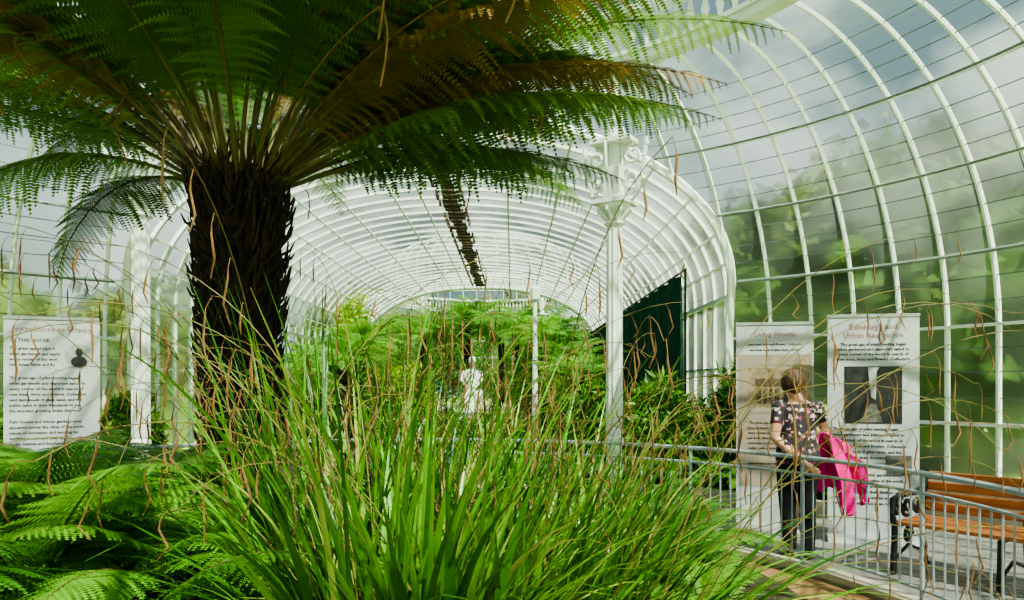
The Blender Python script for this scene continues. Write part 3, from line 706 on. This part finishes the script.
# ------------------------------------------------------------------ woman
wm=empty('woman',(2.62,6.78,0),.10); wm.scale=(1.06,1.03,1.02)
M_skin=mat('skin',(.60,.31,.20),(.52,.26,.17),rough=.5,scale=8); M_trous=mat('black_trousers',(.006,.006,.008),(.012,.012,.013),rough=.9,scale=10,spec=.2)
M_shoe=mat('brown_shoe',(.10,.045,.02),(.05,.03,.02),rough=.5); M_hair=mat('brown_hair',(.030,.012,.006),(.085,.035,.015),rough=.6,scale=14,stretch=(1,1,.25),bump=.6)
m,nt,b,out=nodes('floral_top'); N=nt.nodes; L_=nt.links; b.inputs['Roughness'].default_value=.8
tc=N.new('ShaderNodeTexCoord'); vo=N.new('ShaderNodeTexVoronoi'); vo.inputs['Scale'].default_value=38; L_.new(tc.outputs['Object'],vo.inputs['Vector'])
cr=N.new('ShaderNodeValToRGB'); cr.color_ramp.interpolation='CONSTANT'; e=cr.color_ramp.elements
e[0].color=(.02,.012,.022,1); e[1].position=.50; e[1].color=(.5,.28,.32,1)
for p_,c_ in ((.58,(.02,.015,.02,1)),(.70,(.6,.55,.5,1)),(.76,(.26,.04,.09,1)),(.84,(.03,.03,.04,1))):
    x=e.new(p_); x.color=c_
sp=N.new('ShaderNodeSeparateColor'); L_.new(vo.outputs['Color'],sp.inputs[0]); L_.new(sp.outputs[0],cr.inputs[0]); L_.new(cr.outputs[0],b.inputs['Base Color'])
M_flor=m
B=MB()
B.zloft([(0,0,.76,.11,.09),(0,-.005,.84,.165,.12),(0,-.01,.91,.185,.135),(0,0,.99,.175,.12),(0,.0,1.08,.155,.11),(0,.01,1.18,.16,.115),(0,.015,1.27,.17,.12),(0,.005,1.35,.17,.10),(0,0,1.40,.13,.08),(0,0,1.435,.07,.06)],32)
hx=-.03; hz=1.575
B.tube([(0,0,1.38),(-.005,.01,1.45),(hx,.03,1.54)],[.06,.05,.05],14)
B.ell((hx,.04,hz+.015),(.074,.092,.105),24,16); B.ell((hx,.07,hz-.05),(.05,.06,.055),16,10)
B.tube([(hx,.125,hz+.015),(hx,.145,hz-.02),(hx,.125,hz-.025)],[.01,.015,.01],8)
for s in(-1,1): B.ell((hx+s*.077,.035,hz-.005),(.01,.02,.03),10,8)
arms={}
arms['L']=[(-.165,0,1.365),(-.235,-.06,1.10),(-.03,-.205,.88)]
arms['R']=[(.165,0,1.365),(.245,-.05,1.11),(.36,.09,.99)]
def lerp(a,b,t): return tuple(np.array(a)+(np.array(b)-np.array(a))*t)
for k_,(s,e_,w) in arms.items():
    B.tube([lerp(s,e_,-.05),lerp(s,e_,.3),lerp(s,e_,.7),e_],[.052,.048,.042,.038],14); B.ell(s,(.058,.055,.055)); B.ell(e_,(.038,.038,.038),12,8)
    B.tube([e_,lerp(e_,w,.3),lerp(e_,w,.7),w],[.036,.038,.031,.025],14)
    d=np.array(w)-np.array(e_); d/=np.linalg.norm(d); side=np.cross(d,[0,1,0.2] if k_=='L' else [0,0,1.]); side/=np.linalg.norm(side); nrm=np.cross(side,d)
    w=np.array(w); B.tube([w-d*.01,w+d*.03,w+d*.085],[.024,.032,.03],12)
    for fi,(o_,l) in enumerate(((-.03,.062),(-.01,.075),(.01,.07),(.03,.055))):
        p0=w+d*.08+side*o_; B.tube([p0,p0+d*l*.45+nrm*.008,p0+d*l*.8+nrm*.026,p0+d*l*.9+nrm*.04],[.010,.009,.0085,.007],8)
    p0=w+d*.03-side*.028; B.tube([p0,p0+d*.025-side*.025,p0+d*.06-side*.03+nrm*.01],[.013,.011,.009],8)
    arms[k_].append(tuple(w+d*.16))
for s in(-1,1):
    B.tube([(s*.088,0,.86),(s*.09,.005,.7),(s*.088,.01,.48),(s*.085,-.01,.3),(s*.083,-.015,.08)],[.095,.090,.070,.068,.058],16)
    B.tube([(s*.083,-.055,.04),(s*.085,.0,.045),(s*.095,.08,.032),(s*.10,.15,.025)],[.034,.040,.034,.022],12,sx=1.1)
o=B.obj('body',[M_skin,M_flor,M_trous,M_shoe],wm)
md=o.modifiers.new('r','REMESH'); md.mode='VOXEL'; md.voxel_size=.0065
md=o.modifiers.new('s','SMOOTH'); md.factor=.5; md.iterations=4
dg=bpy.context.evaluated_depsgraph_get(); dg.update()
me=D.meshes.new_from_object(o.evaluated_get(dg)); o.modifiers.clear(); o.data=me
me.materials.clear()
for q in (M_skin,M_flor,M_trous,M_shoe): me.materials.append(q)
n=len(me.vertices); co=np.empty(n*3); me.vertices.foreach_get('co',co); co=co.reshape(-1,3)
no=np.empty(n*3); me.vertices.foreach_get('normal',no); no=no.reshape(-1,3)
def seg(P,a,b):
    a=np.array(a);b=np.array(b); t=np.clip(((P-a)@(b-a))/((b-a)@(b-a)),0,1); return np.linalg.norm(P-(a+t[:,None]*(b-a)),axis=1),t
def label(P):
    lab=np.where(P[:,2]>.865,1,2)
    lab[P[:,2]<.075]=3
    lab[(P[:,2]>1.40)&(np.abs(P[:,0])<.085+ (1.43-P[:,2])*.8)]=0; lab[P[:,2]>1.45]=0
    for k_,(s,e_,w,h) in arms.items():
        du,tu=seg(P,s,e_); df,tf_=seg(P,e_,w); dh,_=seg(P,w,h)
        up=(du<.062)&(tu>.52)&(np.abs(P[:,0])>.17); lab[up]=0
        lab[(df<.052)&((np.abs(P[:,0])>.18)|(P[:,1]<-.14)|(P[:,2]<.86))]=0
        lab[(dh<.065)&((P[:,1]<-.14)|(P[:,0]>.2))]=0
    return lab
lv=label(co); co2=co+no*np.where(lv==1,.013,0)[:,None]; me.vertices.foreach_set('co',co2.ravel())
fv=np.array([lv[p.vertices[0]] for p in me.polygons]); me.polygons.foreach_set('material_index',fv.astype(np.int32))
me.polygons.foreach_set('use_smooth',[True]*len(me.polygons)); me.update()
B=MB(); nu,nv=56,30; V=[];F=[]
for i in range(nv+1):
    t=pi*i/nv
    for j in range(nu):
        a=2*pi*j/nu; q=1+.06*noise.noise((math.cos(a)*6,math.sin(a)*6,t*2))+.035*math.sin(a*23+3*math.sin(t*4))
        V.append((hx+.095*q*math.sin(t)*math.cos(a),.03+.110*q*math.sin(t)*math.sin(a),hz+.022+.122*q*math.cos(t)))
for i in range(nv):
    for j in range(nu):
        f=[i*nu+j,(i+1)*nu+j,(i+1)*nu+(j+1)%nu,i*nu+(j+1)%nu]; c=np.mean([V[x] for x in f],0)
        if c[1]>.075 and c[2]<hz+.055: continue
        if c[2]<hz-.055-.05*(c[1]<-.02): continue
        F.append(f)
B.add(V,F); o=B.obj('hair',M_hair,wm,smooth=True); md=o.modifiers.new('s','SOLIDIFY'); md.thickness=.012
B=MB()
for s in(-1,1): B.ell((hx+s*.028,.124,hz+.012),(.012,.008,.007),10,6)
B.obj('eyes',mat('eye',(.75,.75,.75),(.2,.13,.08),rough=.2,scale=60),wm)
B=MB(); B.ell((hx,.124,hz-.052),(.022,.008,.007),10,6); B.obj('lips',mat('lips',(.5,.15,.13),rough=.4),wm)
M_pink=mat('pink_jacket',(.88,.012,.30),(.65,.006,.18),rough=.7,scale=6,bump=.3,spec=.2)
B=MB(); nu,nv=40,60; V=[]
a0=np.array([.19,-.09,1.09]); a1=np.array([.47,.10,.98]); ax=(a1-a0); pr=np.array([.58,-.81,0.])
for i in range(nu+1):
    u=i/nu
    for j in range(nv+1):
        v=j/nv*2-1; base=a0+ax*u
        L1=.50+.09*math.sin(u*9)+.07*math.sin(u*4+1) if v>0 else .42+.05*math.sin(u*7)
        s=abs(v)*(L1+.07)
        if s<.07: off=math.sin(s/.07*pi/2)*.05; z=.05*math.cos(s/.07*pi/2)
        else: off=.05+.07*(s-.07)/.5; z=-(s-.07)
        fl=(s/.5); fold=.03*math.sin(u*17+(0 if v>0 else 2)+2*fl)*min(1,fl*1.5)+.014*math.sin(u*37+fl*8)*fl
        p=base+pr*(math.copysign(1,v)*off+fold)+np.array([ax[0]*(u-.5)*.6*fl*(1-.45*fl)+.05*fl,0,z])
        V.append(p)
F=[[i*(nv+1)+j,(i+1)*(nv+1)+j,(i+1)*(nv+1)+j+1,i*(nv+1)+j+1] for i in range(nu) for j in range(nv)]
B.add(V,F); B.tube([(.40,-.02,.93),(.52,-.06,.85),(.55,-.07,.72),(.54,-.06,.60)],[.05,.055,.05,.04],12)
o=B.obj('pink_jacket',M_pink,wm,smooth=True); md=o.modifiers.new('s','SOLIDIFY'); md.thickness=.012

# ------------------------------------------------------------------ outdoor trees (seen through glazing)
M_tree=mat('outdoor_canopy',(.010,.026,.005),(.05,.10,.015),rough=.95,scale=.9,detail=3,spec=.1); M_tree2=mat('outdoor_canopy_b',(.04,.07,.015),(.12,.15,.04),rough=.95,scale=.8,detail=3,spec=.1)
def outtree(x,y,h,r,m):
    root=empty('outdoor_tree',(x,y,-.5)); B=MB()
    B.tube([(0,0,0),(.1,0,h*.3),(0,0,h*.6)],[.3,.2,.12],8,m=1)
    for i in range(7):
        a=i*2.4; rr_=r*.45*(i>0); B.ell((rr_*math.cos(a),rr_*math.sin(a),h*.6+(h*.18)*math.sin(i*1.7)),(r*.62,r*.62,h*.27),20,12)
    leaves(B,(0,0,h*.6),(r*1.15,r*1.15,h*.48),2600,.55,mi=0,asp=.7,shell=.75)
    B.obj('canopy',[m,M_stipe],root,smooth=True)
for x,y,h,r,m in ((10.5,17,7.5,2.8,M_tree),(15,18,8.5,3.3,M_tree),(20,17,8,3.5,M_tree2),(12,23,9,3.8,M_tree2),(22,24,11,4.5,M_tree),(28,20,9,4,M_tree),(7.5,23,7,2.6,M_tree),(17,13,5,2.2,M_tree2),(14,11,4,1.8,M_tree),
                  (-13,28,5.5,3,M_tree2),(-20,26,6,3.5,M_tree2),(-28,22,6,4,M_tree),(-9,50,8,4.5,M_tree2),(8,50,8,4.5,M_tree),(0,54,8,4.5,M_tree2),(25,6,9,4,M_tree),(-25,6,7,4,M_tree2)):
    outtree(x,y,h,r,m)

# ------------------------------------------------------------------ light
w=D.worlds.new('sky'); bpy.context.scene.world=w; w.use_nodes=True; nt=w.node_tree; N=nt.nodes; L_=nt.links
bg=N['Background']; tc=N.new('ShaderNodeTexCoord'); nz=N.new('ShaderNodeTexNoise'); nz.inputs['Scale'].default_value=3.0; nz.inputs['Detail'].default_value=6
L_.new(tc.outputs['Generated'],nz.inputs['Vector'])
cr=N.new('ShaderNodeValToRGB'); cr.color_ramp.elements[0].position=.42; cr.color_ramp.elements[0].color=(.18,.27,.32,1); cr.color_ramp.elements[1].position=.62; cr.color_ramp.elements[1].color=(1,1,1,1)
L_.new(nz.outputs['Fac'],cr.inputs[0]); L_.new(cr.outputs[0],bg.inputs['Color']); bg.inputs['Strength'].default_value=1.15
sl=D.lights.new('sun','SUN'); sl.energy=23; sl.angle=.01; sl.color=(1,.93,.80); so=D.objects.new('sun',sl); link(so)
so.rotation_euler=Vector((.45,-.75,1.05)).normalized().to_track_quat('Z','Y').to_euler(); so.location=(0,0,20)
try: bpy.context.scene.view_settings.look='AgX - Medium High Contrast'
except Exception as ex: print(ex)

cam=D.cameras.new('camera'); cam.sensor_width=36; cam.lens=26.0; cam.shift_y=.083; cam.clip_end=300
co_=D.objects.new('camera',cam); link(co_); co_.location=(0,0,1.6); co_.rotation_euler=(pi/2,0,0)
bpy.context.scene.camera=co_
